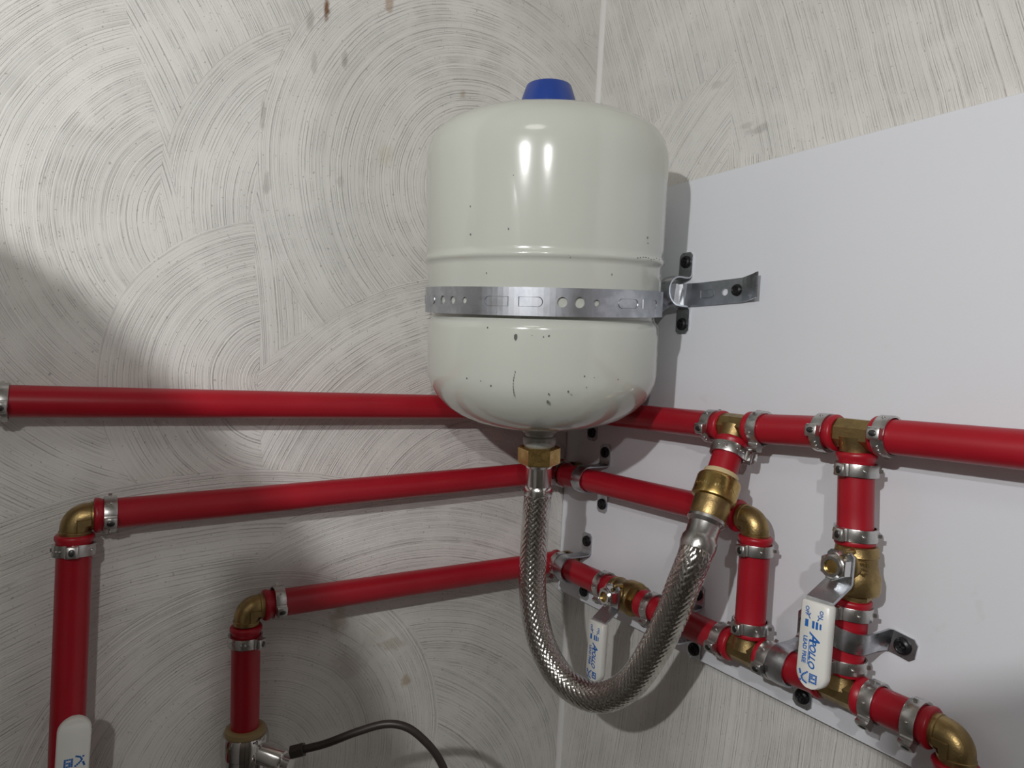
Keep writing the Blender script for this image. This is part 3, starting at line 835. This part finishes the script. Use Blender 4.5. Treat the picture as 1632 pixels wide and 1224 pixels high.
# tail hole and screw positions measured along the tail
def u_at_x(x):
    for i in range(121, len(ctl)):
        if ctl[i].x >= x: return SL[i]
    return SL[-1]
holes.append((u_at_x(.2060), .0032))
holes.sort()
def band_mesh():
    b = MB(); th = .0005
    vs, fs = [], []
    def quad(pts):          # pts in (u,v); front and back skins
        n0 = len(vs); k_ = len(pts)
        vs.extend(band_pt(p, q, th) for p, q in pts); vs.extend(band_pt(p, q, -th) for p, q in pts)
        fs.append(tuple(range(n0, n0 + k_))); fs.append(tuple(range(n0 + k_, n0 + 2 * k_))[::-1])
    def wall(a, c):
        n0 = len(vs); vs.extend([band_pt(*a, th), band_pt(*c, th), band_pt(*c, -th), band_pt(*a, -th)]); fs.append((n0, n0 + 1, n0 + 2, n0 + 3))
    def plain(a, c):
        n_ = max(1, int((c - a) / .004))
        for i in range(n_):
            p, q = a + (c - a) * i / n_, a + (c - a) * (i + 1) / n_
            quad([(p, -hwid), (q, -hwid), (q, hwid), (p, hwid)]); wall((p, hwid), (q, hwid)); wall((p, -hwid), (q, -hwid))
    cur = 0.
    for hu, hr in holes:
        s = hr + .0012
        plain(cur, hu - s)
        N = 32
        def sqp(a):
            c_, s_ = math.cos(a), math.sin(a); k_ = min(s / max(1e-9, abs(c_)), hwid / max(1e-9, abs(s_)))
            return (hu + c_ * k_, s_ * k_)
        angs = [2 * PI * i / N for i in range(N)] + [math.atan2(y, x) % (2 * PI) for x, y in ((s, hwid), (-s, hwid), (-s, -hwid), (s, -hwid))]
        angs = sorted(set(angs))
        for i in range(len(angs)):
            a, c_ = angs[i], angs[(i + 1) % len(angs)]
            ci = lambda t_: (hu + hr * math.cos(t_), hr * math.sin(t_))
            quad([ci(a), sqp(a), sqp(c_), ci(c_)]); wall(ci(a), ci(c_))
            if abs(abs(sqp(a)[1]) - hwid) < 1e-7 and abs(abs(sqp(c_)[1]) - hwid) < 1e-7: wall(sqp(a), sqp(c_))
        cur = hu + s
    plain(cur, SL[-1])
    wall((SL[-1] - 1e-6, -hwid), (SL[-1] - 1e-6, hwid))
    b.add(vs, fs)
    return b
bm_ = band_mesh(); bo = bm_.build('steel_band', M['tie'], tie, smooth=False)
# bent-up free end
tip = MB(); P0 = TI @ V((.2250, -.0175, 1.5757)); 
secs = []
for (x, y) in ((.2245, -.0175), (.2280, -.0182), (.2360, -.0208), (.2435, -.0245)):
    secs.append([TI @ V((x + dx, y + dy, 1.5758 + v + (x - .2245) * .12)) for dx, dy, v in ((0, 0, -hwid), (0, 0, hwid), (-.0006, -.0010, hwid), (-.0006, -.0010, -hwid))])
tip.ribbon(secs).build('bent_end', M['galv'], tie, angle=20)
# embossed half slots
def slot(u0, u1, v=0., r=.0034, left=True, right=True):
    pts = []
    for i in range(9): a = PI / 2 - PI * i / 8; pts.append((u1 - (r if right else 0) + (r * math.cos(a) if right else 0), v + r * math.sin(a)))
    for i in range(9): a = -PI / 2 - PI * i / 8; pts.append((u0 + (r if left else 0) + (r * math.cos(a) if left else 0), v + r * math.sin(a)))
    n_ = len(pts); w = .00035
    cu_, cv_ = (u0 + u1) / 2, v
    vs = []
    for (a, c_) in pts:
        d = math.hypot(a - cu_, c_ - cv_); k1, k2 = (d + w) / d, (d - w) / d
        vs += [band_pt(cu_ + (a - cu_) * k1, cv_ + (c_ - cv_) * k1, .0005), band_pt(a, c_, .0011), band_pt(cu_ + (a - cu_) * k2, cv_ + (c_ - cv_) * k2, .0005)]
    fs = []
    for i in range(n_):
        k_ = (i + 1) % n_
        fs += [(i * 3, k_ * 3, k_ * 3 + 1, i * 3 + 1), (i * 3 + 1, k_ * 3 + 1, k_ * 3 + 2, i * 3 + 2)]
    em = MB(); em.add(vs, fs); em.build('embossed_slot', M['tie'], tie, angle=60)
slot(u_of(772), u_of(809), right=False); slot(u_of(826), u_of(864), left=False); slot(u_of(984), u_of(1014)); slot(u_of(1022), u_of(1043), left=False)
slot(u_of(677), u_of(692), left=False); slot(u_at_x(.1800), u_at_x(.1930), left=False)
for i, (x, z) in enumerate(((.2185, 1.5760),)):
    q = MB(); T = TI @ frame((x, -.0180, z), (0, -1, 0), (1, 0, 0))
    q.lathe([(.0050, 0), (.0050, .0008), (.0045, .0020), (.0032, .0027), (.0026, .0023)], 24, T)
    q.build('screw', M['screw'], tie)

# ------------------------------------------------------------------ chrome stop valve and its small dark hose, lower left
sv = thing('stop_valve', 'chrome push-fit stop valve under the short vertical pipe, lower left', 'valve', (.0223, -.3450, 1.15), (0, 0, 1), (1, 0, 0))
m_ = MB(); m_.lathe([(.0112, .0475), (.0140, .0474), (.0156, .0462), (.0160, .0440), (.0160, .0415)], 40); m_.build('release_collar', mat('tan_plastic_collar', (.33, .24, .11), .45), sv)['label'] = 'tan plastic collar'
m_ = MB(); m_.lathe([(.0155, .0432), (.0172, .0428), (.0181, .0412), (.0186, .0380), (.0186, .0270), (.0177, .0262), (.0175, .0200), (.0175, .0150), (.0165, .0140), (.0165, -.030)], 44); m_.build('body', M['chrome_dark'], sv, angle=40)
br = V((.62, .55, -.10)).normalized()
m_ = MB(); T = frame((.004, .004, .030), br, (0, 0, 1))
m_.lathe([(.0085, 0), (.0085, .0300), (.0078, .0310), (.0060, .0315), (.0060, .0380)], 30, T); m_.build('side_outlet', M['chrome'], sv)
m_ = MB(); T = frame((.030, .022, .010), (.75, -.5, .1), (0, 0, 1))
m_.lathe([(.0070, -.010), (.0070, .006), (.0110, .0070), (.0114, .0100), (.0100, .0130), (.0050, .0145), (.0040, .0120)], 30, T); m_.build('knob', M['chrome'], sv)
cap = thing('small_hose', 'thin dark rubber hose arching from the chrome valve off the bottom edge', 'hose', (.0833, -.3150, 1.2016))
CI = cap.matrix_world.inverted()
cp_pts = [(.0795, -.3210, 1.1993), (.0833, -.3150, 1.2016), (.0922, -.3011, 1.2069), (.1048, -.2814, 1.2173), (.1162, -.2635, 1.2243), (.1254, -.2493, 1.2224), (.1338, -.2368, 1.2117), (.1396, -.2284, 1.1999), (.1434, -.2230, 1.1858), (.1460, -.2190, 1.165), (.147, -.217, 1.13)]
MB().tube([CI @ p for p in catmull(cp_pts, 8)], .0030, 16).build('tube', M['rubber'], cap)
m_ = MB(); d = V((.0833, -.3150, 1.2016)) - V((.0795, -.3210, 1.1993))
T = CI @ frame(V((.0795, -.3210, 1.1993)) - d.normalized() * .001, d, (0, 0, 1))
m_.prism([(.0052 * math.cos(PI / 3 * i), .0052 * math.sin(PI / 3 * i)) for i in range(6)], -.002, .0085, T, bev=.0005); m_.build('nut', M['rubber'], cap, angle=25)

# ------------------------------------------------------------------ behind the viewpoint: unseen blockers, added to throw the two large wall shadows
wh = thing('heater_blocker', 'pale upright cylinder behind the viewpoint, added unseen to shade the left wall', 'light blocker', (.345, -.815, 0))  # added heater shape, its dome outlines the lower left shadow
MB().lathe([(.185, 0), (.200, .015), (.200, 1.48), (.192, 1.55), (.165, 1.612), (.12, 1.662), (.06, 1.690), (1e-5, 1.697)], 64).build('jacket', mat('blocker_enamel', (.62, .62, .60), .4), wh, angle=50)
m_ = MB(); m_.lathe([(.204, .02), (.204, .035)], 64); m_.build('bottom_band', M['galv'], wh)
pc = V((.592, -.475, 1.5)) - F * .012
st_ = thing('blocker_stand', 'slim black tripod added unseen at the viewpoint to carry the phone', 'blocker stand', (pc.x, pc.y, 0))  # invented support, so that the added phone does not float
top = (pc + R * .03 - F * .006)
MB().tube([(top.x - pc.x, top.y - pc.y, .45), (top.x - pc.x, top.y - pc.y, 1.475)], .009, 16).build('pole', M['screw'], st_)
for i in range(3):
    a = 2.1 + i * 2 * PI / 3
    MB().tube([(top.x - pc.x, top.y - pc.y, .50), (top.x - pc.x + .22 * math.cos(a), top.y - pc.y + .22 * math.sin(a), .006)], .007, 12).build('leg', M['screw'], st_)
ph = thing('phone_blocker', 'dark phone on the tripod, added unseen to shade the lower right', 'phone', pc - R * .012 + U * .050, F, R)  # added out of view, blocks the left lamp at lower right
m_ = MB(); m_.prism([(-.080, -.040), (-.076, -.044), (.076, -.044), (.080, -.040), (.080, .040), (.076, .044), (-.076, .044), (-.080, .040)], -.008, 0, bev=.001); m_.build('case', M['screw'], ph)
m_ = MB(); m_.box(-.075, .075, -.038, .038, -.0083, -.0079); m_.build('screen', M['dark'], ph, smooth=False)
